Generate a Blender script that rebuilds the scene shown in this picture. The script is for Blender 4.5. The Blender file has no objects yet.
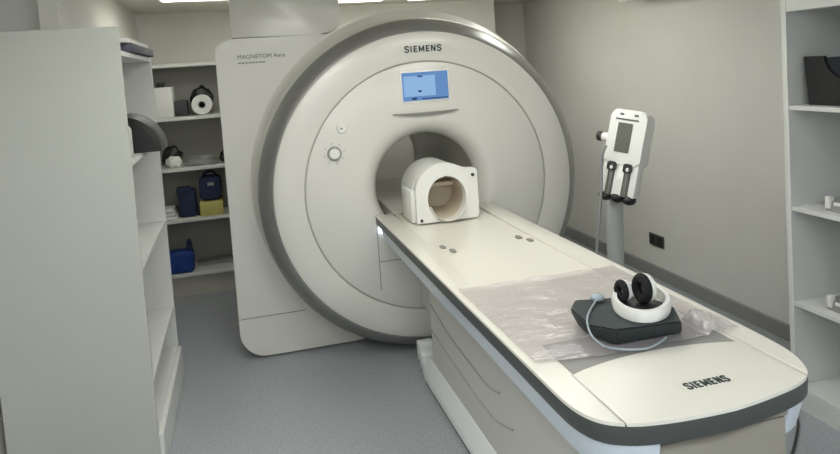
import bpy, bmesh, math, random
from mathutils import Vector, Matrix, noise
PI = math.pi
random.seed(7)
scene = bpy.context.scene
COL = scene.collection

# ------------------------------------------------------------------ materials
def lin(c):
    return tuple(((v/255)/12.92 if v/255 <= .04045 else ((v/255+.055)/1.055)**2.4) for v in c)

def mat(name, rgb, rough=.5, metal=0, coat=0, var=.0, scale=8, bump=0, bscale=60, spec=.5, trans=0):
    m = bpy.data.materials.new(name); m.use_nodes = True
    nt = m.node_tree; b = nt.nodes['Principled BSDF']
    c = lin(rgb)
    b.inputs['Base Color'].default_value = (*c, 1)
    b.inputs['Roughness'].default_value = rough
    b.inputs['Metallic'].default_value = metal
    b.inputs['Coat Weight'].default_value = coat
    b.inputs['Coat Roughness'].default_value = .12
    b.inputs['Specular IOR Level'].default_value = spec
    if trans: b.inputs['Transmission Weight'].default_value = trans
    tc = nt.nodes.new('ShaderNodeTexCoord')
    if var:
        n = nt.nodes.new('ShaderNodeTexNoise'); n.inputs['Scale'].default_value = scale
        n.inputs['Detail'].default_value = 4
        nt.links.new(tc.outputs['Object'], n.inputs['Vector'])
        r = nt.nodes.new('ShaderNodeValToRGB')
        r.color_ramp.elements[0].position = .3; r.color_ramp.elements[1].position = .7
        r.color_ramp.elements[0].color = (*[max(0, v*(1-var)) for v in c], 1)
        r.color_ramp.elements[1].color = (*[min(1, v*(1+var)) for v in c], 1)
        nt.links.new(n.outputs['Fac'], r.inputs['Fac']); nt.links.new(r.outputs['Color'], b.inputs['Base Color'])
    if bump:
        n2 = nt.nodes.new('ShaderNodeTexNoise'); n2.inputs['Scale'].default_value = bscale
        nt.links.new(tc.outputs['Object'], n2.inputs['Vector'])
        bp = nt.nodes.new('ShaderNodeBump'); bp.inputs['Strength'].default_value = bump
        bp.inputs['Distance'].default_value = .01
        nt.links.new(n2.outputs['Fac'], bp.inputs['Height']); nt.links.new(bp.outputs['Normal'], b.inputs['Normal'])
    return m

def emit(name, rgb, strength):
    m = bpy.data.materials.new(name); m.use_nodes = True
    nt = m.node_tree; nt.nodes.clear()
    e = nt.nodes.new('ShaderNodeEmission'); o = nt.nodes.new('ShaderNodeOutputMaterial')
    e.inputs['Color'].default_value = (*lin(rgb), 1); e.inputs['Strength'].default_value = strength
    nt.links.new(e.outputs['Emission'], o.inputs['Surface'])
    return m

M = {}
M['wall'] = mat('painted wall', (213, 212, 205), .7, var=.02, scale=3, bump=.05)
M['wall_grey'] = mat('shelf wall paint', (176, 173, 162), .7, var=.02, scale=3, bump=.05)
M['ceiling'] = mat('ceiling paint', (205, 203, 193), .8, var=.02, scale=4)
M['skirt'] = mat('grey vinyl skirting', (136, 137, 135), .5)
M['white_lam'] = mat('white laminate', (212, 213, 208), .45, var=.015, scale=4)
M['panel_lam'] = mat('greyish laminate board', (174, 176, 169), .5, var=.02, scale=3)
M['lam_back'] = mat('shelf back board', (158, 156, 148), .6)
M['cover'] = mat('scanner cover', (214, 212, 204), .28, coat=.25, var=.01, scale=3)
M['face'] = mat('scanner front cover', (212, 210, 202), .36, coat=.3, var=.01, scale=3)
M['band'] = mat('grey metallic trim', (150, 150, 147), .36, metal=.65)
M['bore'] = mat('bore liner', (176, 176, 165), .22, coat=.3)
M['cream'] = mat('cream table shell', (217, 214, 203), .32, coat=.15, var=.01, scale=4)
M['dark_trim'] = mat('dark table trim', (66, 69, 67), .42)
M['blue_white'] = mat('cool white plastic', (204, 213, 222), .3, coat=.2)
M['ped'] = mat('pedestal shell', (198, 197, 191), .38)
M['kick'] = mat('white kick strip', (240, 243, 243), .4)
M['seam'] = mat('seam shadow gap', (128, 127, 121), .7)
M['groove'] = mat('soft groove', (168, 166, 158), .5)
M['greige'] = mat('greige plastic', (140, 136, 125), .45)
M['seam_dark'] = mat('dark gap', (58, 58, 54), .7)
M['black'] = mat('black plastic', (26, 26, 27), .45)
M['black_soft'] = mat('black foam', (20, 20, 21), .85, bump=.3, bscale=120)
M['ink'] = mat('dark green print', (18, 52, 48), .5)
M['ink_grey'] = mat('grey print', (96, 95, 92), .6)
M['white_pl'] = mat('white plastic', (226, 226, 220), .35, coat=.2)
M['grey_pl'] = mat('grey plastic', (140, 141, 138), .45)
M['foam'] = mat('dark green grey foam', (50, 58, 58), .75, bump=.15, bscale=90)
M['shade_grey'] = mat('grey recess shade', (142, 141, 136), .6)
M['tan'] = mat('beige coil liner', (190, 178, 156), .5, var=.06, scale=14)
M['navy'] = mat('navy fabric', (32, 43, 72), .8, var=.2, scale=20, bump=.3)
M['blue'] = mat('blue fabric', (22, 58, 128), .7, var=.25, scale=18, bump=.3)
M['yellow'] = mat('yellow card', (188, 178, 104), .6, var=.08, scale=12)
M['paper'] = mat('white paper', (222, 222, 218), .8)
M['folder'] = mat('blue grey binder', (70, 72, 86), .5)
M['chrome'] = mat('brushed metal', (190, 190, 188), .25, metal=1)
M['cord_blue'] = mat('pale grey blue cord', (150, 162, 168), .4)
M['lamp'] = emit('lit lamp diffuser', (252, 251, 244), 13.0)  # glow used only by added, unseen ceiling lamps
M['added_cool_lamp'] = emit('added cool lamp diffuser', (238, 244, 252), 23.0)
M['back_lamp'] = emit('softer lit lamp diffuser', (250, 250, 244), 11.0)
M['led'] = emit('bluish led strip', (215, 235, 255), 5)
M['scr_light'] = emit('screen light blue', (150, 190, 232), 1.05)
M['scr_mid'] = emit('screen mid blue', (110, 152, 206), 1.0)
M['scr_dark'] = emit('screen dark blue', (52, 78, 120), .8)

def floor_material():
    m = mat('speckled vinyl floor', (160, 162, 164), .42)
    nt = m.node_tree; b = nt.nodes['Principled BSDF']
    tc = nt.nodes.new('ShaderNodeTexCoord')
    n = nt.nodes.new('ShaderNodeTexNoise'); n.inputs['Scale'].default_value = 90; n.inputs['Detail'].default_value = 3
    n2 = nt.nodes.new('ShaderNodeTexVoronoi'); n2.inputs['Scale'].default_value = 160
    nt.links.new(tc.outputs['Object'], n.inputs['Vector']); nt.links.new(tc.outputs['Object'], n2.inputs['Vector'])
    r = nt.nodes.new('ShaderNodeValToRGB')
    r.color_ramp.elements[0].position = .3; r.color_ramp.elements[1].position = .72
    r.color_ramp.elements[0].color = (*lin((147, 151, 155)), 1); r.color_ramp.elements[1].color = (*lin((171, 175, 179)), 1)
    mx = nt.nodes.new('ShaderNodeMixRGB'); mx.blend_type = 'MULTIPLY'; mx.inputs['Fac'].default_value = .12
    nt.links.new(n.outputs['Fac'], r.inputs['Fac']); nt.links.new(r.outputs['Color'], mx.inputs[1])
    nt.links.new(n2.outputs['Color'], mx.inputs[2]); nt.links.new(mx.outputs['Color'], b.inputs['Base Color'])
    return m
M['floor'] = floor_material()

def sheet_material():
    m = bpy.data.materials.new('clear plastic film'); m.use_nodes = True
    nt = m.node_tree; b = nt.nodes['Principled BSDF']
    b.inputs['Base Color'].default_value = (*lin((188, 180, 182)), 1)
    b.inputs['Roughness'].default_value = .16
    b.inputs['Specular IOR Level'].default_value = .8
    b.inputs['Alpha'].default_value = .48
    tc = nt.nodes.new('ShaderNodeTexCoord')
    n = nt.nodes.new('ShaderNodeTexNoise'); n.inputs['Scale'].default_value = 11; n.inputs['Detail'].default_value = 3
    n.inputs['Distortion'].default_value = 1.2
    mp = nt.nodes.new('ShaderNodeMapping'); mp.inputs['Scale'].default_value = (.8, 1.8, 1)
    nt.links.new(tc.outputs['Object'], mp.inputs['Vector']); nt.links.new(mp.outputs['Vector'], n.inputs['Vector'])
    bp = nt.nodes.new('ShaderNodeBump'); bp.inputs['Strength'].default_value = .22; bp.inputs['Distance'].default_value = .02
    nt.links.new(n.outputs['Fac'], bp.inputs['Height']); nt.links.new(bp.outputs['Normal'], b.inputs['Normal'])
    return m
M['sheet'] = sheet_material()

# ------------------------------------------------------------------ mesh helpers
def BM(): return bmesh.new()

def box(bm, x0, x1, y0, y1, z0, z1, bev=0, seg=2, T=None):
    r = bmesh.ops.create_cube(bm, size=1)
    vs = r['verts']
    for v in vs:
        v.co = Vector(((x0+x1)/2+v.co.x*(x1-x0), (y0+y1)/2+v.co.y*(y1-y0), (z0+z1)/2+v.co.z*(z1-z0)))
    if T is not None:
        for v in vs: v.co = T @ v.co
    if bev:
        es = list({e for v in vs for e in v.link_edges})
        bmesh.ops.bevel(bm, geom=es, offset=bev, segments=seg, profile=.5, affect='EDGES')
    return bm

def lathe(bm, prof, cx, cz, seg=128, a0=0, a1=2*PI, close=True):
    """profile of (radius, y) spun round the Y axis through (cx, cz)"""
    full = abs(a1-a0-2*PI) < 1e-6
    n = seg if full else seg+1
    rings = []
    for k in range(n):
        a = a0+(a1-a0)*k/seg
        rings.append([bm.verts.new((cx+r*math.cos(a), y, cz+r*math.sin(a))) for r, y in prof])
    for k in range(seg):
        A = rings[k]; B = rings[(k+1) % n]
        for i in range(len(prof)-1):
            try: bm.faces.new((A[i], A[i+1], B[i+1], B[i]))
            except ValueError: pass
    return rings

def latheZ(bm, prof, cx, cy, seg=32, T=None):
    rings = []
    for k in range(seg):
        a = 2*PI*k/seg
        rings.append([bm.verts.new((cx+r*math.cos(a), cy+r*math.sin(a), z)) for r, z in prof])
    for k in range(seg):
        A = rings[k]; B = rings[(k+1) % seg]
        for i in range(len(prof)-1): bm.faces.new((A[i], B[i], B[i+1], A[i+1]))
    try:
        bm.faces.new([r[0] for r in rings][::-1]); bm.faces.new([r[-1] for r in rings])
    except ValueError: pass
    if T is not None:
        for r in rings:
            for v in r: v.co = T @ v.co

def prism(bm, pts, axis, d0, d1, bev=0, seg=2, T=None):
    """polygon extruded along an axis; pts are the two other coordinates in xyz order"""
    def mk(p, d):
        if axis == 'X': return Vector((d, p[0], p[1]))
        if axis == 'Y': return Vector((p[0], d, p[1]))
        return Vector((p[0], p[1], d))
    a = [bm.verts.new(mk(p, d0)) for p in pts]; b = [bm.verts.new(mk(p, d1)) for p in pts]
    fs = [bm.faces.new(a), bm.faces.new(b[::-1])]
    n = len(pts)
    for i in range(n): fs.append(bm.faces.new((a[i], b[i], b[(i+1) % n], a[(i+1) % n])))
    if T is not None:
        for v in a+b: v.co = T @ v.co
    if bev:
        es = list(fs[0].edges)+list(fs[1].edges)
        bmesh.ops.bevel(bm, geom=es, offset=bev, segments=seg, profile=.5, affect='EDGES')
    return bm

def tube(bm, pts, r, seg=10, smooth=True, taper=None):
    P = [Vector(p) for p in pts]
    if smooth and len(P) > 2:
        Q = []
        for i in range(len(P)-1):
            p0 = P[max(i-1, 0)]; p1 = P[i]; p2 = P[i+1]; p3 = P[min(i+2, len(P)-1)]
            for k in range(6):
                t = k/6
                Q.append(.5*((2*p1)+(p2-p0)*t+(2*p0-5*p1+4*p2-p3)*t*t+(3*p1-p0-3*p2+p3)*t**3))
        Q.append(P[-1]); P = Q
    rings = []; prev = None
    for i, p in enumerate(P):
        t = (P[min(i+1, len(P)-1)]-P[max(i-1, 0)]).normalized()
        if prev is None:
            u = t.orthogonal().normalized()
        else:
            u = (prev-t*prev.dot(t)).normalized()
        prev = u; w = t.cross(u)
        rr = r if taper is None else r+(taper-r)*i/(len(P)-1)
        rings.append([bm.verts.new(p+rr*(math.cos(2*PI*k/seg)*u+math.sin(2*PI*k/seg)*w)) for k in range(seg)])
    for i in range(len(rings)-1):
        for k in range(seg):
            bm.faces.new((rings[i][k], rings[i][(k+1) % seg], rings[i+1][(k+1) % seg], rings[i+1][k]))
    bm.faces.new(rings[0][::-1]); bm.faces.new(rings[-1])

def blob(bm, c, r, u=24, v=14, T=None, lump=0, seed=0, flat=None):
    res = bmesh.ops.create_uvsphere(bm, u_segments=u, v_segments=v, radius=1)
    for w in res['verts']:
        k = 1+lump*noise.noise(w.co*2.2+Vector((seed*3.1, seed, 0)))
        w.co = Vector((c[0]+w.co.x*r[0]*k, c[1]+w.co.y*r[1]*k, c[2]+w.co.z*r[2]*k))
        if flat is not None and w.co.z < flat: w.co.z = flat
        if T is not None: w.co = T @ w.co

def rrect(x0, x1, z0, z1, r, n=10):
    """rounded rectangle; r = (bottom-left, bottom-right, top-right, top-left)"""
    if not isinstance(r, (tuple, list)): r = (r,)*4
    pts = []
    for (cx, cz, rr, a) in ((x0+r[0], z0+r[0], r[0], PI), (x1-r[1], z0+r[1], r[1], 1.5*PI),
                            (x1-r[2], z1-r[2], r[2], 0), (x0+r[3], z1-r[3], r[3], .5*PI)):
        for k in range(n+1):
            t = a+.5*PI*k/n
            pts.append((cx+rr*math.cos(t), cz+rr*math.sin(t)))
    return pts

# ------------------------------------------------------------------ object helpers
LOC = {}
def thing(name, label, cat, loc, group=None):
    o = bpy.data.objects.new(name, None); COL.objects.link(o)
    o.empty_display_size = .1; o.location = loc
    o['label'] = label; o['category'] = cat
    if group: o['group'] = group
    LOC[o] = Vector(loc)
    return o

def obj(name, bm, m, parent=None, label=None, angle=35):
    loc = LOC.get(parent, Vector((0, 0, 0)))
    if parent is not None and loc.length: bmesh.ops.translate(bm, verts=bm.verts, vec=-loc)
    bmesh.ops.recalc_face_normals(bm, faces=bm.faces)
    me = bpy.data.meshes.new(name); bm.to_mesh(me); bm.free()
    me.materials.append(m)
    for p in me.polygons: p.use_smooth = True
    me.set_sharp_from_angle(angle=math.radians(angle))
    o = bpy.data.objects.new(name, me); COL.objects.link(o)
    if parent is not None: o.parent = parent; LOC[o] = loc
    if label: o['label'] = label
    return o

def single(name, bm, m, label, cat, group=None, angle=35):
    """a thing that is one mesh; its origin goes to its base"""
    xs = [v.co for v in bm.verts]
    c = Vector((sum(p.x for p in xs)/len(xs), sum(p.y for p in xs)/len(xs), min(p.z for p in xs)))
    bmesh.ops.translate(bm, verts=bm.verts, vec=-c)
    o = obj(name, bm, m, None, None, angle); o.location = c
    o['label'] = label; o['category'] = cat
    if group: o['group'] = group
    return o

def struct(name, bm, m, angle=35):
    o = obj(name, bm, m, None, None, angle); o['kind'] = 'structure'
    return o

def lettering(name, body, size, T, m, parent, width=None):
    cu = bpy.data.curves.new(name, 'FONT'); cu.body = body; cu.size = size; cu.extrude = .0012; cu.offset = 0
    cu.resolution_u = 3
    t = bpy.data.objects.new(name, cu); COL.objects.link(t)
    bpy.context.view_layer.update()
    me = bpy.data.meshes.new_from_object(t.evaluated_get(bpy.context.evaluated_depsgraph_get()))
    bpy.data.objects.remove(t); bpy.data.curves.remove(cu)
    bm = BM(); bm.from_mesh(me); bpy.data.meshes.remove(me)
    if width:
        x0 = min(v.co.x for v in bm.verts); x1 = max(v.co.x for v in bm.verts)
        for v in bm.verts: v.co.x = (v.co.x-x0)*width/(x1-x0)
    for v in bm.verts: v.co = T @ v.co
    return obj(name, bm, m, parent)

GLYPH = {'S': [[(.92, .8), (.75, .93), (.5, .96), (.22, .9), (.12, .74), (.25, .59), (.5, .52), (.76, .45), (.9, .28), (.78, .1), (.5, .04), (.22, .08), (.06, .22)]],
         'I': [[(.5, 0), (.5, 1)]], 'E': [[(.2, 0), (.2, 1)], [(.1, .91), (.92, .91)], [(.1, .5), (.82, .5)], [(.1, .09), (.92, .09)]],
         'M': [[(.12, 0), (.12, 1)], [(.88, 0), (.88, 1)], [(.12, .95), (.5, .2)], [(.5, .2), (.88, .95)]], 'N': [[(.15, 0), (.15, 1)], [(.85, 0), (.85, 1)], [(.15, .98), (.85, .02)]]}
GW = {'S': .78, 'I': .34, 'E': .72, 'M': 1.0, 'N': .84}
def block_word(word, height, width, T, m, parent, th=.2):
    b = BM(); gap = .2; tot = sum(GW[c] for c in word)+gap*(len(word)-1); x = 0; sx = width/tot; h = th*height/2
    for c in word:
        for st in GLYPH[c]:
            P_ = [Vector(((x+px*GW[c])*sx, py*height)) for px, py in st]
            for p, q in zip(P_, P_[1:]):
                d = (q-p).normalized(); n = Vector((-d.y, d.x))*h; e = d*(h*.5 if len(st) > 2 else 0)
                prism(b, [tuple(p-n-e), tuple(q-n+e), tuple(q+n+e), tuple(p+n-e)], 'Z', 0, .0012, 0, 1, T)
        x += GW[c]+gap
    return obj('brand_lettering', b, m, parent)

# ------------------------------------------------------------------ the room
H = 2.265
XL, XR = -1.07, 2.9
YF, YB, YA = -1.3, 5.95, 6.55
bm = BM(); box(bm, XL-.1, XR+.1, YF-.1, YA+.1, -.1, 0); struct('floor', bm, M['floor'])
bm = BM(); box(bm, XL-.1, XR+.1, YF-.1, YA+.1, H, H+.1); struct('ceiling', bm, M['ceiling'])
bm = BM(); box(bm, XR, XR+.1, YF-.1, YA+.1, 0, H); struct('wall_right', bm, M['wall'])
bm = BM(); box(bm, XL-.1, XR+.1, YF-.1, YF, 0, H); struct('wall_front', bm, M['wall'])
# the left wall steps forward beside the shelving
bm = BM(); box(bm, XL-.1, XL, YF, 3.75, 0, H)
struct('wall_left', bm, M['wall'])
bm = BM(); box(bm, XL, -.80, 3.56, 3.64, 0, H); struct('wall_left.002', bm, mat('lightened wall paint', (238, 238, 233), .7, var=.01))  # whiter than the other walls, colour standing in for missing lamp light
bm = BM(); box(bm, -.825, -.75, 3.38, YB+.1, 0, H); struct('wall_left.001', bm, M['wall'])
# back wall with a deeper niche at its right end
bm = BM(); box(bm, -.9, 2.345, YB, YB+.1, 0, H); box(bm, 2.245, 2.345, YB+.1, YA, 0, H); box(bm, 2.245, XR, YA, YA+.1, 0, H)
struct('wall_back', bm, M['wall'])
bm = BM(); prism(bm, [(XR-.014, 0), (XR, 0), (XR, .095), (XR-.008, .095), (XR-.014, .088)], 'Y', 2.58, YA); struct('baseboard_right', bm, M['skirt'])
bm = BM(); prism(bm, [(YA-.014, 0), (YA, 0), (YA, .095), (YA-.008, .095), (YA-.014, .088)], 'X', 2.345, XR-.014); struct('baseboard_back', bm, M['skirt'])

def ceiling_light(x0, x1, y0, y1, label, lm='lamp'):
    t = thing('ceiling_light', label, 'light', ((x0+x1)/2, (y0+y1)/2, H-.03), 'square ceiling lights')
    f = BM(); w = .02
    for a in ((x0, x1, y0, y0+w), (x0, x1, y1-w, y1), (x0, x0+w, y0+w, y1-w), (x1-w, x1, y0+w, y1-w)):
        box(f, a[0], a[1], a[2], a[3], H-.03, H)
    obj('frame', f, M['white_pl'], t)
    d = BM(); dz = .022 if lm == 'back_lamp' else .06
    box(d, x0+w, x1-w, y0+w, y1-w, H-dz, H-.002); obj('diffuser', d, M[lm], t)
ceiling_light(-.46, .14, 4.38, 4.9, 'lit ceiling lamp behind the duct casing, above the back shelves', 'back_lamp')
ceiling_light(.62, 1.18, 4.9, 5.42, 'lit ceiling lamp showing just right of the duct casing top', 'back_lamp')
ceiling_light(1.3, 1.9, 4.6, 5.15, 'added ceiling lamp above the rear right side of the scanner')  # added out of view to brighten the back wall
ceiling_light(-.62, -.02, 1.5, 2.1, 'added ceiling lamp in front of the left shelving')  # unseen lamp added to light the left corner and panel
ceiling_light(.0, .6, 2.35, 2.95, 'added ceiling lamp above the gap between left shelving and patient table')  # unseen lamp added to light the scanner housing
ceiling_light(1.0, 1.6, 2.45, 3.05, 'added ceiling lamp above the middle of the patient table', 'back_lamp')  # added out of view as light for table and ring
ceiling_light(1.75, 2.2, 3.75, 4.2, 'added ceiling lamp above and behind the injector stand', 'back_lamp')  # unseen lamp added to brighten the right wall
for k, x in enumerate((-.7, .25, 1.2)):  # front row is added behind the camera as fill light
    ceiling_light(x, x+.6, -.5, .1, ('added ceiling lamp nearest the left wall in the front row', 'added middle ceiling lamp in the front row',
                  'added ceiling lamp nearest the right wall in the front row')[k], 'added_cool_lamp')

# ------------------------------------------------------------------ MRI scanner
CX, CZ = 1.039, .993
YG = 3.816
sc_ = thing('mri_scanner', 'large white MRI scanner with grey ring and round bore', 'scanner', (CX, 4.6, 0))
b = BM()   # housing: the flat cover with rounded corners standing out to the left
prism(b, rrect(-.112, CX-.4, .012, 1.925, (.16, .01, .01, .1), 12), 'Y', 4.14, 5.2, .018, 3)
obj('housing', b, M['cover'], sc_)
b = BM()
npf = [(.978, 3.905), (.985, 3.93), (.985, 4.05), (.989, 4.08), (1.0, 4.108), (1.022, 4.13), (1.056, 4.142), (1.056, 4.6), (1.04, 4.63), (.9, 4.64)]
rings = []
for k in range(121):
    a = -.35+(PI*1.42+.35)*k/120
    f = 1-.55*max(0, min(1, (a-.5*PI)/(.5*PI)))-.35*max(0, min(1, (a-PI)/(.4*PI)))
    rings.append([b.verts.new((CX+(r if r < .985 else .985+(r-.985)*f)*math.cos(a), y, CZ+(r if r < .985 else .985+(r-.985)*f)*math.sin(a))) for r, y in npf])
for k in range(120):
    for i in range(len(npf)-1): b.faces.new((rings[k][i], rings[k][i+1], rings[k+1][i+1], rings[k+1][i]))
obj('gantry_neck', b, M['cover'], sc_)
b = BM()
lathe(b, [(.3, 5.36), (.9, 5.36), (.965, 5.32), (.98, 5.25), (.98, 3.92), (.97, 3.9)], CX, CZ, 160)
obj('gantry_body', b, M['cover'], sc_)
b = BM()
lathe(b, [(.9005, YG+.002), (.905, YG+.0005), (.915, YG+.004), (.945, YG+.034), (.968, YG+.064), (.979, YG+.085), (.982, YG+.095), (.98, YG+.11)], CX, CZ, 192)
obj('trim_ring', b, M['band'], sc_, 'dark grey metallic bevelled ring')
b = BM()
lathe(b, [(.902, YG+.012), (.9, YG+.002), (.893, YG-.003), (.82, YG-.007), (.74, YG-.009), (.733, YG-.007), (.731, YG+.006)], CX, CZ, 192)
obj('front_ring_cover', b, M['face'], sc_)
b = BM(); lathe(b, [(.735, YG+.002), (.72, YG+.002)], CX, CZ, 192); obj('ring_groove', b, M['groove'], sc_)
b = BM()
prof = [(.725, YG+.006), (.7235, YG-.006), (.717, YG-.009), (.5, YG-.011), (.42, YG-.009)]
for k in range(1, 13):
    t = .5*PI*k/12
    prof.append((.42-.112*math.sin(t), YG-.009+.11*(1-math.cos(t))))
lathe(b, prof, CX, CZ, 192)
obj('front_cover', b, M['face'], sc_)
b = BM(); lathe(b, [(.308, YG+.1), (.303, YG+.13), (.303, 5.3)], CX, CZ, 128); obj('bore_tube', b, M['bore'], sc_, 'grey bore lining')
b = BM(); lathe(b, [(.304, 5.22), (.297, 5.23), (.294, 5.26), (.297, 5.3), (.31, 5.365), (.33, 5.37)], CX, CZ, 128); obj('bore_rim', b, M['white_pl'], sc_, 'pale rim at the far end of the bore')
# blue display
s = BM(); box(s, .898, 1.192, YG-.016, YG, 1.484, 1.674, .006, 2); scr = obj('display', s, M['white_pl'], sc_, 'display panel lit blue')
s = BM(); box(s, .908, 1.182, YG-.019, YG-.0155, 1.497, 1.66); obj('screen', s, M['scr_mid'], scr)
s = BM(); box(s, .916, 1.105, YG-.0205, YG-.0185, 1.522, 1.64); obj('screen_window', s, M['scr_light'], scr)
for x0, x1, z0, z1 in ((.962, .99, 1.503, 1.516), (1.02, 1.175, 1.503, 1.509)):
    s = BM(); box(s, x0, x1, YG-.0205, YG-.0185, z0, z1); obj('screen_icon', s, M['scr_dark'], scr)
for x0, x1, z0, z1 in ((1.0, 1.03, 1.632, 1.6395), (1.0, 1.02, 1.545, 1.556)):
    s = BM(); box(s, x0, x1, YG-.022, YG-.0203, z0, z1); obj('screen_icon', s, M['scr_dark'], scr)
s = BM()
pts = []
for k in range(21):
    u = -1+2*k/20; pts.append((CX+.197*u, 1.43-.004*(1-u*u)))
for k in range(21):
    u = 1-2*k/20; pts.append((CX+.197*u, 1.424-.017*(1-u*u)))
prism(s, pts, 'Y', YG-.022, YG-.005); obj('display_ledge', s, M['seam'], sc_)
# buttons
s = BM(); lathe(s, [(.001, YG-.02), (.022, YG-.02), (.028, YG-.014), (.03, YG-.004)], .541, 1.374, 32); bt = obj('push_button', s, M['white_pl'], sc_)
s = BM(); lathe(s, [(.001, YG-.022), (.007, YG-.022), (.007, YG-.019)], .541, 1.374, 20); obj('button_mark', s, M['grey_pl'], bt)
s = BM(); lathe(s, [(.03, YG-.026), (.037, YG-.026), (.04, YG-.022), (.04, YG-.004)], .491, 1.237, 40); kn = obj('control_knob', s, M['grey_pl'], sc_, 'round grey control knob')
s = BM(); lathe(s, [(.001, YG-.03), (.026, YG-.03), (.031, YG-.025), (.031, YG-.01)], .491, 1.237, 40); obj('knob_cap', s, M['white_pl'], kn)
for k in range(8):
    a = 2*PI*k/8+.2; s = BM(); box(s, .491+.058*math.cos(a)-.004, .491+.058*math.cos(a)+.004, YG-.0125, YG-.0105, 1.237+.058*math.sin(a)-.004, 1.237+.058*math.sin(a)+.004)
    obj('dial_mark', s, M['groove'], kn)
# seams of the lower service panel
s = BM(); box(s, .7, .704, YG-.0128, YG-.0105, .42, .86); box(s, .704, 1.34, YG-.0128, YG-.0105, .583, .587); obj('panel_seam', s, M['seam'], sc_)
s = BM(); box(s, -.113, .29, 4.1365, 4.1385, .255, .2585); obj('panel_seam', s, M['seam'], sc_)
s = BM(); box(s, -.02, .86, 4.2, 5.1, .0, .012); obj('base_plate', s, M['seam_dark'], sc_)
s = BM(); box(s, .712, .75, YG-.03, YG-.011, .755, .79); obj('light_strip', s, M['led'], sc_, 'small bluish light under the table edge')
# lettering
T = Matrix.Translation((.937, YG-.0085, 1.776)) @ Matrix.Rotation(PI/2, 4, 'X')
block_word('SIEMENS', .036, .222, T, M['ink'], sc_)
T = Matrix.Translation((.012, 4.139, 1.806)) @ Matrix.Rotation(PI/2, 4, 'X')
lettering('model_lettering', 'MAGNETOM Aera', .034, T, M['ink_grey'], sc_, .275)
s = BM()
for k in range(8): box(s, .013+k*.02, .028+k*.02, 4.137, 4.139, 1.778, 1.786)
obj('small_print', s, M['seam'], sc_)

# duct casing from scanner to ceiling
t = thing('duct_casing', 'white box-shaped duct casing between scanner top and ceiling', 'duct', (.3, 4.4, 1.925))
b = BM()
pts = [(-.012, 1.926), (.50, 1.926), (.56, 1.933), (.605, 1.95), (.63, 1.98), (.638, 2.02), (.634, H-.001), (-.012, H-.001)]
prism(b, pts, 'Y', 4.16, 4.62, .008, 2); obj('casing', b, M['cover'], t)

# ------------------------------------------------------------------ patient table
TX = 1.048
tb = thing('patient_table', 'long cream patient table with dark edge trim running into the scanner', 'table', (TX, 2.6, 0))
HALF_L = [(0, 1.295), (.06, 1.2955), (.135, 1.3), (.19, 1.307), (.237, 1.317), (.275, 1.333), (.303, 1.352), (.324, 1.38), (.337, 1.415), (.344, 1.455), (.347, 1.52), (.347, 1.7)]
HALF_R = [(0, 1.295), (.06, 1.302), (.125, 1.313), (.19, 1.327), (.234, 1.342), (.267, 1.361), (.289, 1.385), (.307, 1.418), (.323, 1.457), (.335, 1.51), (.341, 1.6), (.344, 1.75), (.347, 2.2)]
def catmull(P, n=5):
    P = [Vector(p) for p in P]; Q = []
    for i in range(len(P)-1):
        p0 = P[max(i-1, 0)]; p1 = P[i]; p2 = P[i+1]; p3 = P[min(i+2, len(P)-1)]
        for k in range(n):
            t = k/n; Q.append(.5*((2*p1)+(p2-p0)*t+(2*p0-5*p1+4*p2-p3)*t*t+(3*p1-p0-3*p2+p3)*t**3))
    Q.append(P[-1]); return [(q.x, q.y) for q in Q]
HALF_L = catmull(HALF_L, 4); HALF_R = catmull(HALF_R, 4)
YE = 3.8
def outline(inset=0, yend=YE):
    out = []
    for sgn, HALF in ((1, HALF_R), (-1, HALF_L)):
        h = []
        for i, (x, y) in enumerate(HALF):
            a = Vector(HALF[max(i-1, 0)]); c = Vector(HALF[min(i+1, len(HALF)-1)])
            t = (c-a).normalized() if i else Vector((1, 0))
            n = Vector((-t.y, t.x)); h.append((max(0, x+n.x*inset) if i else 0, y+n.y*inset))
        h.append((.347-inset, yend))
        out += [(TX+x, y) for x, y in h] if sgn > 0 else [(TX-x, y) for x, y in h[:0:-1]]
    return out
def loft(b, levels, top=True):
    """stack of outlines (z, inset) closed at both ends"""
    R = [[b.verts.new((x, y, z)) for x, y in outline(i)] for z, i in levels]
    n = len(R[0])
    for k in range(len(R)-1):
        for i in range(n): b.faces.new((R[k][i], R[k][(i+1) % n], R[k+1][(i+1) % n], R[k+1][i]))
    b.faces.new(R[0])
    if top: b.faces.new(R[-1][::-1])
b = BM(); loft(b, [(.795, .02), (.845, .02)]); obj('table_core', b, M['cream'], tb)
b = BM(); loft(b, [(.799, .012), (.802, .003), (.808, .0005), (.846, -.001), (.852, .001), (.852, .012), (.84, .012)], False); obj('edge_trim', b, M['dark_trim'], tb, 'dark grey trim band round the table edge')
# raised side rails following the rounded corner
GX = .268
def rail(sgn):
    HALF = HALF_R if sgn > 0 else HALF_L
    pts = [(x, y) for x, y in HALF if x >= GX]
    i = next(k for k, p in enumerate(HALF) if p[0] >= GX)
    x0, y0 = HALF[i-1]; x1, y1 = HALF[i]; f = (GX-x0)/(x1-x0)
    pts = [(GX, y0+(y1-y0)*f)]+pts+[(.347, YE), (.25, YE), (.236, 3.2), (.232, 2.4), (.25, 1.9), (GX, 1.6)]
    b = BM(); prism(b, [(TX+sgn*x, y) for x, y in pts], 'Z', .838, .858, .004, 2)
    obj('side_rail', b, M['cream'], tb)
rail(-1); rail(1)
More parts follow.
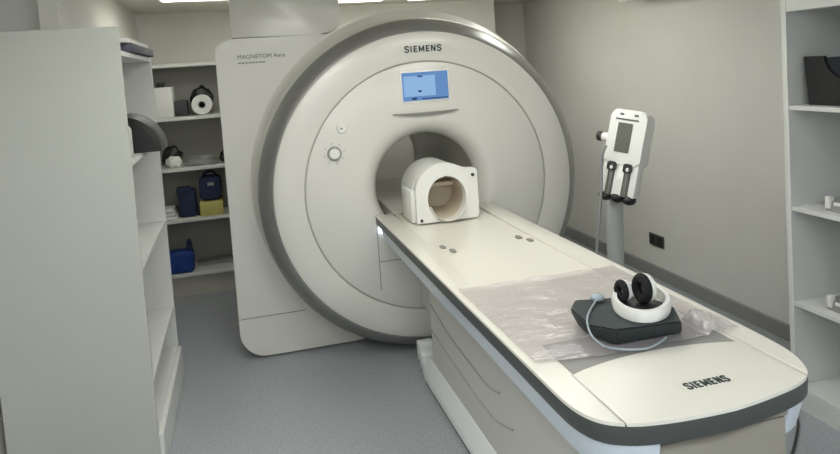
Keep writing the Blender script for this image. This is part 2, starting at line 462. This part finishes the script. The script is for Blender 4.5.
# front cap with a curved back edge
def cap_side(HALF):
    cap = [(x, y) for x, y in HALF if x < GX-.004]
    i = len(cap); x0, y0 = HALF[i-1]; x1, y1 = HALF[i]; f = (GX-.004-x0)/(x1-x0); cap.append((GX-.004, y0+(y1-y0)*f))
    return cap
pts = [(TX+x, y) for x, y in cap_side(HALF_R)]+[(TX+GX-.004, 1.59)]
for k in range(1, 12):
    u = 1-2*k/12; pts.append((TX+u*(GX-.004), 1.59+.045*(1-u*u)))
pts += [(TX-GX+.004, 1.59)]+[(TX-x, y) for x, y in cap_side(HALF_L)[:0:-1]]
b = BM(); prism(b, pts, 'Z', .838, .8575, .003, 2); obj('end_cap', b, M['cream'], tb)
# cradle: shallow concave bed that runs on into the bore
b = BM(); N = 20; ys = [1.6, 1.9, 2.4, 3.2, YE, 5.1]; hw = [.27, .252, .234, .238, .236, .225]
R = []
for y, w in zip(ys, hw):
    R.append([b.verts.new((TX+w*(-1+2*k/N), y, .8525-.010*(1-(-1+2*k/N)**2))) for k in range(N+1)])
for i in range(len(R)-1):
    for k in range(N): b.faces.new((R[i][k], R[i][k+1], R[i+1][k+1], R[i+1][k]))
S = [[b.verts.new((TX+w*s, y, .80)) for s in (-1, 1)] for y, w in zip(ys, hw)]
for i in range(len(R)-1):
    b.faces.new((R[i][0], S[i][0], S[i+1][0], R[i+1][0])); b.faces.new((R[i][N], R[i+1][N], S[i+1][1], S[i][1]))
    b.faces.new((S[i][0], S[i][1], S[i+1][1], S[i+1][0]))
b.faces.new(R[0]+[S[0][1], S[0][0]]); b.faces.new(R[-1][::-1]+[S[-1][0], S[-1][1]])
obj('cradle', b, M['cream'], tb)
b = BM(); box(b, TX-.255, TX+.255, 1.6, 1.8, .8465, .8535); obj('recess_shade', b, M['shade_grey'], tb, 'flat grey recess shade by the end cap')  # grey sheet stands for the shaded recess of the table top
for px, py in ((.852, 2.985), (.876, 2.905), (1.228, 2.975), (1.254, 2.9)):
    b = BM(); prism(b, rrect(px-.012, px+.012, py-.026, py+.026, .01, 5), 'Z', .846, .8545); obj('strap_slot', b, M['seam'], tb)
b = BM(); box(b, .93, 1.17, 3.36, 3.79, .3, .79, .01, 2); obj('lift_column', b, M['ped'], tb)
# cool white lower rail under the trim, both sides and round the corners
def strip(sgn):
    pairs = [(o, q, r) for o, q, r in zip(outline(.008), outline(.028), outline(.06)) if (o[0]-TX)*sgn > .187]
    if sgn < 0: pairs = pairs[::-1]
    A = [b.verts.new((o[0], o[1], .8)) for o, q, r in pairs]; B = [b.verts.new((q[0], q[1], .722)) for o, q, r in pairs]
    C = [b.verts.new((r[0], r[1], .722)) for o, q, r in pairs]; D = [b.verts.new((r[0], r[1], .8)) for o, q, r in pairs]
    for i in range(len(pairs)-1):
        for U, V in ((A, B), (B, C), (C, D), (D, A)):
            b.faces.new((U[i], V[i], V[i+1], U[i+1]))
    for i in (0, -1): b.faces.new((A[i], B[i], C[i], D[i]))
b = BM(); strip(-1)
for v in b.verts: v.co.y = min(v.co.y, 3.72)
obj('under_rail', b, M['blue_white'], tb)
b = BM(); strip(1); obj('under_rail', b, M['blue_white'], tb)
# pedestal
b = BM()
sec = [(.885, .72), (.874, .6), (.87, .45), (.868, .2), (.862, .13), (.862, .05), (1.234, .05), (1.234, .13), (1.228, .2), (1.226, .45), (1.222, .6), (1.211, .72), (1.211, .8), (.885, .8)]
prism(b, sec, 'Y', 1.42, 3.36, .006, 2)
obj('pedestal', b, M['ped'], tb)
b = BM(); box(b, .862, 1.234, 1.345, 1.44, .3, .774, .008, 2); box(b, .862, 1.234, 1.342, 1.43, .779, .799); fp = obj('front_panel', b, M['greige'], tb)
b = BM(); prism(b, [(.866, .15), (.862, .15), (.836, .06), (.832, .03), (.834, .015), (.866, .015)], 'Y', 1.6, 3.45, .004, 2); obj('kick_strip', b, M['kick'], tb, 'bright kick strip along the foot')
b = BM(); prism(b, [(1.234, .15), (1.238, .15), (1.262, .055), (1.262, .015), (1.234, .015)], 'Y', 1.6, 3.45, .004, 2); obj('kick_strip', b, M['kick'], tb)
b = BM(); box(b, .838, 1.26, 1.6, 3.44, 0, .0145); box(b, .88, 1.24, 1.6, 3.78, 0.0, .05); obj('foot_plate_with_shadow', b, M['seam_dark'], tb)  # lower dark slab draws the shadow line under the kick strips
for k, (x0, y0) in enumerate(((.848, 3.47), (.862, 3.58), (.876, 3.69))):
    b = BM(); box(b, x0, x0+.09, y0, y0+.07, .0, .07+.02*k, .006, 2); obj('foot_bracket', b, M['kick'], tb)
def side_curve(pts, r=.0045):
    b = BM(); tube(b, [(.868 if z < .5 else .872, y, z) for y, z in pts], r, 8); obj('side_groove', b, M['groove'], tb)
side_curve([(3.35, .32), (3.2, .308), (2.8, .285), (2.62, .28), (2.46, .285), (2.36, .308), (2.26, .34)])
side_curve([(3.35, .46), (3.2, .435), (3.06, .415), (2.66, .395), (2.5, .397), (2.38, .425)])
T = Matrix.Translation((1.006, 1.405, .8577))
block_word('SIEMENS', .031, .122, T, M['ink'], tb, .17)

# ------------------------------------------------------------------ things on the table
# plastic film
b = BM(); nx, ny = 60, 70; V = []
for j in range(ny+1):
    row = []
    for i in range(nx+1):
        u, v = i/nx, j/ny
        x = .722+u*(1.362-.722); y = 1.655+v*(2.36-1.655)
        y += .012*noise.noise(Vector((u*3, 0, 1)))*(1 if v > .5 else .4)
        if v < .3: y += .10*max(0, .3-u)*(1-v/.3)
        w = noise.noise(Vector((x*9+y*3, y*14, 2)))*.005+noise.noise(Vector((x*24, y*30, 5)))*.0012
        crumple = math.exp(-(((x-1.285)/.06)**2+((y-1.73)/.07)**2))*.035*(1+.8*noise.noise(Vector((x*30, y*30, 9))))
        under = .9 < x < 1.26 and 1.6 < y < 2.0
        row.append(b.verts.new((x, y, .8605+(max(0, w+.002) if not under else 0)+crumple*(0 if under else 1))))
    V.append(row)
for j in range(ny):
    for i in range(nx): b.faces.new((V[j][i], V[j][i+1], V[j+1][i+1], V[j+1][i]))
film = single('plastic_sheet', b, M['sheet'], 'wrinkled clear plastic sheet spread over the patient table', 'plastic sheet', angle=180)
# foam block
b = BM()
ZB = .862
top = [(.973, 1.931), (.922, 1.864), (.912, 1.725), (.962, 1.664), (1.157, 1.64), (1.215, 1.76), (1.19, 1.87)]
bot = [(.99, 1.945), (.95, 1.865), (.942, 1.785), (.977, 1.695), (1.197, 1.692), (1.232, 1.79), (1.205, 1.9)]
A = [b.verts.new((x, y, ZB)) for x, y in bot]; C = [b.verts.new((x, y, ZB+.059)) for x, y in top]
b.faces.new(A); b.faces.new(C[::-1])
for i in range(7): b.faces.new((A[i], C[i], C[(i+1) % 7], A[(i+1) % 7]))
bmesh.ops.bevel(b, geom=list(b.edges), offset=.006, segments=2, affect='EDGES')
single('foam_block', b, M['foam'], 'dark grey wedge-shaped foam block under the white headphones', 'foam block')
# headphones
ZH = ZB+.06
hp = thing('headphones', 'white headphones with black ear pads lying on dark foam block', 'headphones', (1.12, 1.77, ZH))
b = BM(); n = 72; R = []
for k in range(n):
    a = 2*PI*k/n; ca, sa = math.cos(1.05), math.sin(1.05)
    lx, ly = .132*math.cos(a), .084*math.sin(a)
    ex = 1.122+lx*ca-ly*sa; ey = 1.786+lx*sa+ly*ca
    nx_, ny_ = math.cos(a)/.132, math.sin(a)/.084; q = math.hypot(nx_, ny_); nx_, ny_ = nx_/q, ny_/q
    dx, dy = nx_*ca-ny_*sa, nx_*sa+ny_*ca; z0 = ZH+.001
    R.append([b.verts.new((ex, ey, z0)), b.verts.new((ex+.003*dx, ey+.003*dy, z0+.018)), b.verts.new((ex-.002*dx, ey-.002*dy, z0+.034)),
              b.verts.new((ex-.014*dx, ey-.014*dy, z0+.034)), b.verts.new((ex-.016*dx, ey-.016*dy, z0))])
for k in range(n):
    P_, Q_ = R[k], R[(k+1) % n]
    for i in range(5): b.faces.new((P_[i], P_[(i+1) % 5], Q_[(i+1) % 5], Q_[i]))
obj('headband', b, M['white_pl'], hp)
def ear(cx, cy, yaw, side, k=1):
    T = Matrix.Translation((cx, cy, ZH+.007+.052*k)) @ Matrix.Rotation(yaw, 4, 'Z') @ Matrix.Scale(k, 4)
    b = BM()
    n1, n2 = 40, 14; V = []
    for i in range(n1):
        a = 2*PI*i/n1; row = []
        for j in range(n2):
            c = 2*PI*j/n2; rr = .030+.014*math.cos(c)
            row.append(b.verts.new(T @ Vector((.017*math.sin(c)+0, rr*math.cos(a), rr*math.sin(a)*1.18))))
        V.append(row)
    for i in range(n1):
        for j in range(n2): b.faces.new((V[i][j], V[(i+1) % n1][j], V[(i+1) % n1][(j+1) % n2], V[i][(j+1) % n2]))
    obj('ear_pad', b, M['black_soft'], hp)
    b = BM(); prof = [(.001, .034), (.03, .033), (.04, .026), (.044, .012), (.043, .008)]
    vs = []
    for k in range(36):
        a = 2*PI*k/36; vs.append([b.verts.new(T @ Vector((side*x, r*math.cos(a), r*math.sin(a)*1.15))) for r, x in prof])
    for k in range(36):
        for i in range(len(prof)-1): b.faces.new((vs[k][i], vs[k][i+1], vs[(k+1) % 36][i+1], vs[(k+1) % 36][i]))
    obj('ear_cup', b, M['white_pl'], hp)
ear(1.083, 1.828, .12, 1, .68); ear(1.132, 1.792, .12, 1, .9)
b = BM(); box(b, 1.075, 1.175, 1.735, 1.845, ZH+.001, ZH+.008, .002, 1); obj('inner_pad', b, M['black'], hp)
# cord
cd = thing('squeeze_cord', 'pale grey cord looping over the front of the foam block', 'cord', (1.02, 1.8, ZH))
b = BM(); tube(b, [(1.022, 1.875, ZH+.01), (.968, 1.818, ZH+.004), (.921, 1.751, ZH+.003), (.898, 1.69, ZH-.012), (.918, 1.668, .885), (.948, 1.662, .872), (.988, 1.639, .870), (1.038, 1.627, .870), (1.094, 1.65, .870), (1.125, 1.67, .870)], .0032, 8)
obj('cable', b, M['cord_blue'], cd)
b = BM(); blob(b, (1.03, 1.885, ZH+.012), (.022, .022, .012)); obj('plug', b, M['cord_blue'], cd)

# head coil on the table by the bore
hc = thing('head_coil', 'white head coil with round opening standing at the bore end of the table', 'head coil', (1.03, 3.55, .845))
Zc0 = .8545
OUT = [(.862, Zc0), (1.20, Zc0), (1.212, Zc0+.02), (1.212, 1.112), (1.205, 1.123), (1.15, 1.128), (1.11, 1.146)]
for k in range(1, 13):
    a = PI*.38+(PI-.38*PI)*k/12
    OUT.append((1.022+.16*math.cos(a), 1.02+.15*math.sin(a)))
hole = [(1.034+.108*math.cos(2*PI*k/48), .977+.12*math.sin(2*PI*k/48)) for k in range(48)]
def plate_hole(b, outer, inner, y0, y1):
    # resample outer by angle round the hole centre
    cx = sum(p[0] for p in inner)/len(inner); cz = sum(p[1] for p in inner)/len(inner)
    def hit(a):
        d = Vector((math.cos(a), math.sin(a))); best = None
        for i in range(len(outer)):
            p = Vector(outer[i])-Vector((cx, cz)); q = Vector(outer[(i+1) % len(outer)])-Vector((cx, cz)); e = q-p
            den = d.x*e.y-d.y*e.x
            if abs(den) < 1e-9: continue
            t = (p.x*e.y-p.y*e.x)/den; s = (p.x*d.y-p.y*d.x)/den
            if t > 0 and -1e-6 <= s <= 1+1e-6 and (best is None or t < best): best = t
        return (cx+d.x*best, cz+d.y*best)
    angs = sorted({round(math.atan2(p[1]-cz, p[0]-cx), 4) for p in list(inner)+list(outer)})
    rx = max(p[0] for p in inner)-cx; rz = max(p[1] for p in inner)-cz
    def ih(a):
        d = (math.cos(a), math.sin(a)); k = 1/math.sqrt((d[0]/rx)**2+(d[1]/rz)**2); return (cx+d[0]*k, cz+d[1]*k)
    L = []
    for a in angs:
        o = hit(a); i = ih(a)
        L.append([b.verts.new((o[0], y0, o[1])), b.verts.new((i[0], y0, i[1])), b.verts.new((i[0], y1, i[1])), b.verts.new((o[0], y1, o[1]))])
    for k in range(len(L)):
        P_, Q_ = L[k], L[(k+1) % len(L)]
        for i in range(4): b.faces.new((P_[i], P_[(i+1) % 4], Q_[(i+1) % 4], Q_[i]))
b = BM(); plate_hole(b, OUT, hole, 3.47, 3.53); obj('front_frame', b, M['white_pl'], hc)
b = BM(); lathe(b, [(1.0, 0), (1.0, 1)], 0, 0, 48)
for v in b.verts: v.co = Vector((1.037+.112*v.co.x, 3.5+.3*v.co.y, .975+.122*v.co.z))
b.faces.new([v for v in b.verts if abs(v.co.y-3.8) < 1e-4])
for v in b.verts:
    if v.co.y > 3.7: v.co = Vector((1.037+(v.co.x-1.037)*.8, 3.68, .985+(v.co.z-.975)*.75))
obj('inner_liner', b, M['tan'], hc, 'beige inner lining')
b = BM(); box(b, .96, 1.115, 3.58, 3.66, 1.025, 1.05, .01, 2); obj('mirror_bracket', b, M['tan'], hc)
b = BM(); lathe(b, [(.9, 3.53), (1.0, 3.54), (1.0, 3.78), (.93, 3.8)], 0, 0, 64)
for v in b.verts: v.co = Vector((1.02+.165*v.co.x, v.co.y, max(Zc0+.001, 1.0+.165*v.co.z)))
obj('coil_shell', b, M['white_pl'], hc)
b = BM(); lathe(b, [(.98, 3.44), (1.0, 3.435), (1.09, 3.455), (1.1, 3.475), (1.06, 3.48)], 0, 0, 48, -PI*.92, -PI*.1)
for v in b.verts: v.co = Vector((1.037+.102*v.co.x, v.co.y+.01, .975+.118*v.co.z))
obj('chin_rim', b, M['cream'], hc)
b = BM(); box(b, .84, .868, 3.5, 3.72, Zc0, 1.03, .012, 2); obj('side_bracket', b, M['white_pl'], hc)
b = BM(); lathe(b, [(.001, 3.464), (.009, 3.464), (.009, 3.47)], 1.185, 1.09, 16); obj('latch', b, M['black'], hc)
b = BM(); lathe(b, [(.001, 3.464), (.008, 3.464), (.008, 3.47)], .885, .872, 16); obj('latch', b, M['black'], hc)

# ------------------------------------------------------------------ contrast injector on its stand
IY = 2.9
ij = thing('contrast_injector', 'white contrast injector head on a stand behind the patient table', 'injector', (1.72, IY+.08, 0))
ctr = Vector((1.775, IY, 1.2))
T = Matrix.Translation(ctr) @ Matrix.Rotation(math.radians(-52), 4, 'Z') @ Matrix.Rotation(math.radians(9), 4, 'Y') @ Matrix.Rotation(math.radians(-12), 4, 'X')
b = BM(); prism(b, rrect(-.088, .088, -.05, .215, (.02, .02, .035, .03), 6), 'Y', -.05, .075, .014, 3, T); obj('head', b, M['white_pl'], ij)
b = BM(); prism(b, rrect(-.044, .026, .008, .15, .004, 3), 'Y', -.0545, -.049, 0, 1, T); obj('screen', b, mat('unlit display', (84, 84, 74), .3), ij)
b = BM()
for x in (-.035, .035): prism(b, rrect(x-.01, x+.01, .186, .196, .003, 3), 'Y', -.053, -.049, 0, 1, T)
prism(b, rrect(-.062, .05, .163, .171, .003, 3), 'Y', -.053, -.049, 0, 1, T)
obj('keypad', b, M['ink_grey'], ij)
b = BM(); prism(b, rrect(-.086, .086, -.2, -.04, .008, 4), 'Y', -.042, .04, .008, 2, T); obj('syringe_holder', b, M['white_pl'], ij)
for x in (-.04, .038):
    b = BM(); prof = [(.001, -.198), (.019, -.198), (.019, -.06), (.015, -.05), (.001, -.05)]
    latheZ(b, prof, x, -.034, 20, T); sy = obj('syringe', b, mat('smoked syringe', (92, 92, 84), .3), ij, 'dark syringe barrel')
    b = BM(); prism(b, rrect(x-.021, x+.021, -.085, -.04, .012, 4), 'Y', -.058, -.045, 0, 1, T); obj('syringe_head', b, M['black'], sy)
    b = BM(); blob(b, (x+.002, -.06, -.068), (.008, .005, .01), 12, 8, T); obj('syringe_light', b, M['white_pl'], sy)
for x in (-.058, 0, .058):
    b = BM(); blob(b, (x, -.012, -.208), (.033, .04, .026), 18, 12, T); obj('holder_tip', b, M['black'], ij)
K = T @ Matrix.Translation((-.09, -.005, .07)) @ Matrix.Rotation(-PI/2, 4, 'Y')
b = BM(); latheZ(b, [(.022, 0), (.022, .035), (.019, .04)], 0, 0, 20, K); kb = obj('side_knob', b, M['white_pl'], ij)
b = BM(); latheZ(b, [(.024, .04), (.024, .06), (.018, .066)], 0, 0, 20, K); obj('knob_end', b, M['black'], kb)
b = BM(); tube(b, [(1.79, IY+.08, 1.1), (1.77, IY+.1, .98), (1.755, IY+.1, .8), (1.74, IY+.1, .06)], .042, 20); obj('post', b, M['grey_pl'] if False else mat('grey painted post', (170, 172, 168), .4), ij)
b = BM(); latheZ(b, [(.26, .03), (.26, .05), (.1, .07), (.045, .1)], 1.74, IY+.1, 32); obj('base', b, M['grey_pl'], ij)
for k in range(5):
    a = 2*PI*k/5+.3; b = BM(); blob(b, (1.74+.24*math.cos(a), IY+.1+.24*math.sin(a), .024), (.024, .024, .024), 14, 10); obj('caster', b, M['black'], ij)
b = BM(); tube(b, [(1.665, IY-.01, 1.26), (1.645, IY, 1.2), (1.64, IY+.01, 1.05), (1.628, IY+.02, .9), (1.612, IY+.03, .75), (1.605, IY+.04, .5), (1.63, IY+.06, .1)], .008, 8); obj('power_cable', b, M['skirt'], ij, 'dark hanging cable')

# wall socket and wall unit
ws = thing('wall_socket', 'dark double power socket low on the right wall', 'socket', (2.9, 4.36, .25))
b = BM(); box(b, XR-.012, XR, 4.275, 4.452, .246, .336, .004, 2); obj('plate', b, mat('dark grey socket', (70, 70, 64), .5), ws)
for y in (4.32, 4.406):
    b = BM(); box(b, XR-.015, XR-.011, y-.034, y+.034, .256, .326, .002, 1); obj('outlet', b, M['black'], ws)
wu = thing('wall_unit', 'white box unit mounted high on the right wall', 'wall unit', (2.8, 3.9, 2.045))
b = BM(); box(b, 2.69, XR, 3.45, 4.40, 2.05, 2.25, .012, 2); obj('body', b, M['white_pl'], wu)
b = BM(); box(b, 2.685, 2.7, 3.5, 4.35, 2.08, 2.1); obj('vent', b, M['seam'], wu)

# cable on the floor to the right of the table
b = BM(); tube(b, [(2.78, 3.2, .008), (2.70, 3.02, .008), (2.5, 2.75, .008), (2.36, 2.53, .008), (2.28, 2.42, .008), (2.21, 2.35, .008), (2.07, 2.23, .008), (1.9, 2.1, .008), (1.6, 2.0, .008)], .005, 8)
single('floor_cable', b, M['seam_dark'], 'dark cable lying on the floor beside the right shelving', 'cable')

# ------------------------------------------------------------------ shelving on the left
ls = thing('shelving_unit', 'white open shelving on the left behind a tall end panel', 'shelving', (-.6, 3.6, 0))
b = BM(); box(b, -1.045, -.46, 3.074, 3.092, 0, 1.943, .002, 1); obj('end_panel', b, M['panel_lam'], ls, 'tall grey-white end panel facing the room')
b = BM(); box(b, -.745, -.46, 4.09, 4.118, 0, 1.845, .0015, 1); obj('upright', b, M['white_lam'], ls)
b = BM(); box(b, -.745, -.735, 3.385, 4.09, .05, 1.84); obj('back_board', b, M['white_lam'], ls)
for z in (1.822, 1.352, .893, .394, .16):
    b = BM(); box(b, -.735, -.463, 3.092, 4.09, z, z+.023, .0015, 1); obj('shelf', b, M['white_lam'], ls)
b = BM(); box(b, -.466, -.442, 3.092, 4.118, .005, .166, .002, 1); obj('plinth', b, M['white_lam'], ls)
b = BM(); box(b, -.72, -.44, 3.3, 4.09, 1.8465, 1.886, .006, 2); fo = single('binder', b, M['folder'], 'dark blue-grey binder on top of the left shelving', 'binder')
b = BM(); box(b, -.70, -.452, 3.25, 3.98, 1.887, 1.908, .002, 1); single('paper_stack', b, M['paper'], 'white stack of paper on the dark binder', 'paper')
# dark arch-shaped coil and white bottle
ac = thing('arched_coil', 'black arch-shaped coil on the left shelving beside the white container', 'coil', (-.58, 3.6, 1.376))
b = BM(); lathe(b, [(.001, 3.42), (.155, 3.42), (.174, 3.44), (.178, 3.5), (.178, 3.7), (.168, 3.74)], -.55, 1.3765, 40, 0, PI)
obj('shell', b, M['black'], ac)
b = BM(); lathe(b, [(.176, 3.5), (.181, 3.51), (.181, 3.68), (.176, 3.69)], -.55, 1.3765, 40, 0, PI); obj('rim', b, mat('dark grey rim', (88, 88, 86), .5), ac)
wb = thing('plastic_bottle', 'white plastic container beside the black coil on left shelving', 'bottle', (-.51, 3.2, 1.376))
b = BM(); box(b, -.55, -.468, 3.1, 3.24, 1.376, 1.52, .02, 3); obj('body', b, M['white_pl'], wb)
b = BM(); latheZ(b, [(.022, 1.519), (.022, 1.54), (.018, 1.545)], -.505, 3.17, 20); obj('cap', b, M['white_pl'], wb)

# ------------------------------------------------------------------ shelving at the back
bs = thing('shelving_unit', 'white open shelving against the back wall beside the scanner', 'shelving', (-.2, 5.77, 0))
for x in (-.735, .2):
    b = BM(); box(b, x, x+.02, 5.6, 5.94, 0, 1.84, .0015, 1); obj('upright', b, M['white_lam'], bs)
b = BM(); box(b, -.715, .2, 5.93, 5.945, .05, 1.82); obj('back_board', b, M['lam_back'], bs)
for z in (1.815, 1.40, 1.0, .595, .16):
    b = BM(); box(b, -.715, .2, 5.6, 5.93, z, z+.027, .0015, 1); obj('shelf', b, M['white_lam'], bs)
b = BM(); box(b, -.715, .2, 5.63, 5.65, .0, .158); obj('plinth', b, M['wall_grey'], bs)

b = BM(); box(b, -.635, -.5, 5.62, 5.84, 1.429, 1.665, .004, 2); single('white_box', b, M['paper'], 'white carton on the top shelf of the back shelving', 'box')
b = BM(); box(b, -.62, -.56, 5.70, 5.80, 1.666, 1.70, .004, 2); single('black_case', b, M['black'], 'small black case lying on the white carton', 'case')
b = BM(); box(b, -.495, -.40, 5.70, 5.85, 1.429, 1.55, .008, 2); single('grey_case', b, mat('dark grey case', (62, 64, 66), .6), 'dark grey case between carton and white roll', 'case')
b = BM(); blob(b, (-.29, 5.79, 1.54), (.09, .08, .112), 20, 12, None, .25, 3, 1.429); single('black_bag', b, M['black'], 'black bag behind the white paper roll', 'bag')
pr = thing('paper_roll', 'white roll lying end-on on the back shelving top shelf', 'roll', (-.29, 5.65, 1.429))
b = BM(); lathe(b, [(.03, 5.61), (.073, 5.605), (.079, 5.61), (.079, 5.68), (.03, 5.68), (.03, 5.61)], -.285, 1.509, 32); obj('roll', b, M['paper'], pr)
b = BM(); lathe(b, [(.029, 5.609), (.023, 5.609), (.023, 5.675), (.029, 5.675)], -.285, 1.509, 24); obj('core', b, M['grey_pl'], pr)
# second shelf
b = BM(); blob(b, (-.54, 5.7, 1.065), (.06, .06, .05), 20, 12, None, .35, 1, 1.028); single('white_cloth', b, M['paper'], 'crumpled white cloth on the second shelf of back shelving', 'cloth')
b = BM(); blob(b, (-.56, 5.84, 1.10), (.08, .06, .085), 18, 10, None, .3, 8, 1.028); single('dark_pouch', b, M['black'], 'dark pouch behind the crumpled white cloth', 'pouch')
cc = []
b = BM()
for k in range(5):
    rr = .085-.008*k
    tube(b, [(-.33+rr*1.5*math.cos(a/10*2*PI+k), 5.74+rr*math.sin(a/10*2*PI+k), 1.039+.012*k+.003*math.sin(a*1.3+k)) for a in range(11)], .009, 8)
single('cable_coil', b, M['grey_pl'], 'coiled grey cable on the second shelf of back shelving', 'cable')
b = BM(); blob(b, (-.145, 5.74, 1.075), (.045, .06, .055), 16, 10, None, .3, 5, 1.028); single('black_pouch', b, M['black'], 'black pouch right of the coiled grey cable', 'pouch')
# third shelf
for k in range(3):
    b = BM(); box(b, -.70, -.545-.012*k, 5.62, 5.86, .623+.027*k, .6485+.027*k, .008, 2)
    single('folded_towel', b, M['paper'], ('white folded towel at the bottom of the stack on back shelving', 'white folded towel in the middle of the stack on back shelving', 'white folded towel on top of the stack on back shelving')[k], 'towel', 'folded towels')
nb = thing('navy_bag', 'navy blue bag standing beside the folded white towels', 'bag', (-.46, 5.72, .623))
b = BM(); box(b, -.53, -.40, 5.66, 5.8, .623, .84, .02, 3)
for v in b.verts: v.co += Vector((.012*noise.noise(v.co*9), .01*noise.noise(v.co*11+Vector((3, 0, 0))), 0)) if v.co.z > .65 else Vector((0, 0, 0))
obj('body', b, M['navy'], nb)
b = BM(); box(b, -.54, -.43, 5.655, 5.75, .80, .865, .015, 2); obj('flap', b, M['navy'], nb)
b = BM(); box(b, -.40, -.37, 5.67, 5.73, .623, .70, .01, 2); obj('pocket', b, M['black'], nb)
b = BM(); box(b, -.37, -.192, 5.62, 5.86, .623, .735, .004, 2); single('yellow_box', b, M['yellow'], 'yellow box under the dark navy pouch on back shelving', 'box')
np_ = thing('navy_pouch', 'dark navy rounded pouch resting on the yellow box', 'bag', (-.28, 5.74, .737))
b = BM(); box(b, -.368, -.198, 5.64, 5.84, .737, .93, .04, 4); obj('body', b, M['navy'], np_)
b = BM(); tube(b, [(-.33, 5.73, .915), (-.32, 5.72, .95), (-.28, 5.715, .965), (-.24, 5.72, .95), (-.235, 5.73, .915)], .009, 8); obj('handle', b, M['navy'], np_)
b = BM(); box(b, -.30, -.25, 5.634, 5.641, .86, .885, .002, 1); obj('tag', b, M['grey_pl'], np_)
# bottom shelf
bb = thing('blue_bag', 'bright blue cloth bag on the lowest back shelf', 'bag', (-.55, 5.7, .188))
b = BM(); box(b, -.66, -.455, 5.61, 5.80, .188, .36, .03, 4)
for v in b.verts: v.co.z += .02*noise.noise(v.co*10) if v.co.z > .3 else 0
obj('body', b, M['blue'], bb)
b = BM(); tube(b, [(-.50, 5.68, .33), (-.49, 5.68, .42), (-.475, 5.68, .43), (-.465, 5.68, .33)], .012, 8); obj('strap', b, M['navy'], bb)
b = BM(); box(b, -.44, -.15, 5.78, 5.92, .188, .215, .01, 2); single('flat_pad', b, M['grey_pl'], 'flat grey pad at the back of the lowest back shelf', 'pad')

# ------------------------------------------------------------------ shelving on the right
rs = thing('shelving_unit', 'white open shelving along the right wall near the table end', 'shelving', (2.63, 2.0, 0))
X0 = 2.376
b = BM(); box(b, X0, XR-.005, 2.526, 2.554, 0, 2.05, .0015, 1); obj('upright', b, M['white_lam'], rs)
b = BM(); box(b, X0, XR-.005, 1.5, 1.528, 0, 2.05, .0015, 1); obj('upright', b, M['white_lam'], rs)
b = BM(); box(b, XR-.018, XR-.005, 1.528, 2.526, .05, 2.0); obj('back_board', b, mat('shaded grey board', (120, 119, 113), .6), rs)  # shade inside the compartments is put into this darker board colour
b = BM(); box(b, X0+.002, XR-.018, 1.528, 2.526, 1.823, 1.9, .0015, 1); obj('shelf', b, M['white_lam'], rs)
for z in (1.385, .925, .482, .085):
    b = BM(); box(b, X0+.004, XR-.018, 1.528, 2.526, z, z+.02, .0015, 1); obj('shelf', b, M['white_lam'], rs)
b = BM(); box(b, X0+.002, X0+.02, 1.528, 2.526, 0, .085); obj('plinth', b, M['white_lam'], rs)
bn = thing('storage_bin', 'black storage bin with rounded handle cut-out on right shelving', 'bin', (2.6, 2.2, 1.405))
b = BM()
cut = [(1.9, 1.4055), (2.475, 1.4055), (2.495, 1.62), (2.39, 1.62)]
for k in range(1, 12):
    a = PI*k/12; cut.append((2.22+.17*math.cos(a), 1.62-.115*math.sin(a)))
cut += [(2.05, 1.62), (1.9, 1.62)]
prism(b, cut, 'X', 2.44, 2.455); obj('front', b, M['black'], bn)
dk = mat('charcoal bin', (84, 91, 97), .5)
b = BM(); box(b, 2.455, 2.83, 2.46, 2.475, 1.4055, 1.61); box(b, 2.455, 2.83, 1.9, 1.915, 1.4055, 1.61); box(b, 2.82, 2.835, 1.915, 2.46, 1.4055, 1.61); box(b, 2.455, 2.82, 1.915, 2.46, 1.4055, 1.415); obj('body', b, dk, bn)
bn.children[0].data.materials[0] = dk
def handset(z, y, name, label):
    h = thing(name, label, 'device', (2.5, y, z))
    b = BM(); prism(b, [(2.43, z+.001), (2.80, z+.001), (2.80, z+.075), (2.60, z+.065), (2.44, z+.045)], 'Y', y-.32, y, .008, 2); obj('body', b, M['grey_pl'], h)
    b = BM(); box(b, 2.425, 2.455, y-.03, y-.006, z+.012, z+.066, .005, 2); obj('bracket', b, M['white_pl'], h)
    b = BM(); box(b, 2.425, 2.436, y-.30, y-.05, z+.03, z+.045, .003, 1); obj('edge_strip', b, M['white_pl'], h)
handset(.945, 2.395, 'grey_device', 'grey flat device with white edge on right shelving middle shelf')
handset(.502, 2.40, 'grey_device', 'grey flat device on the lower right shelving')

# ------------------------------------------------------------------ camera, world, view
cam = bpy.data.cameras.new('camera'); co = bpy.data.objects.new('camera', cam); COL.objects.link(co)
Rr = Vector((.96351346, -.25895568, -.06770355)); Dn = Vector((-.08407981, -.05268303, -.99506537)); Fw = Vector((.254111, .96445138, -.07253376))
co.matrix_world = Matrix(((Rr.x, -Dn.x, -Fw.x, 0), (Rr.y, -Dn.y, -Fw.y, 0), (Rr.z, -Dn.z, -Fw.z, 1.692), (0, 0, 0, 1)))
cam.sensor_width = 36; cam.lens = 680.794/840*36
cam.shift_x = 0; cam.shift_y = -(227-116.134)/840
cam.clip_start = .05
scene.camera = co
w = bpy.data.worlds.new('world'); scene.world = w; w.use_nodes = True
w.node_tree.nodes['Background'].inputs['Color'].default_value = (.8, .85, .9, 1)
w.node_tree.nodes['Background'].inputs['Strength'].default_value = .2
vs = scene.view_settings
vs.view_transform = 'Standard'; vs.look = 'None'; vs.gamma = 1; vs.use_curve_mapping = False
vs.exposure = -.22
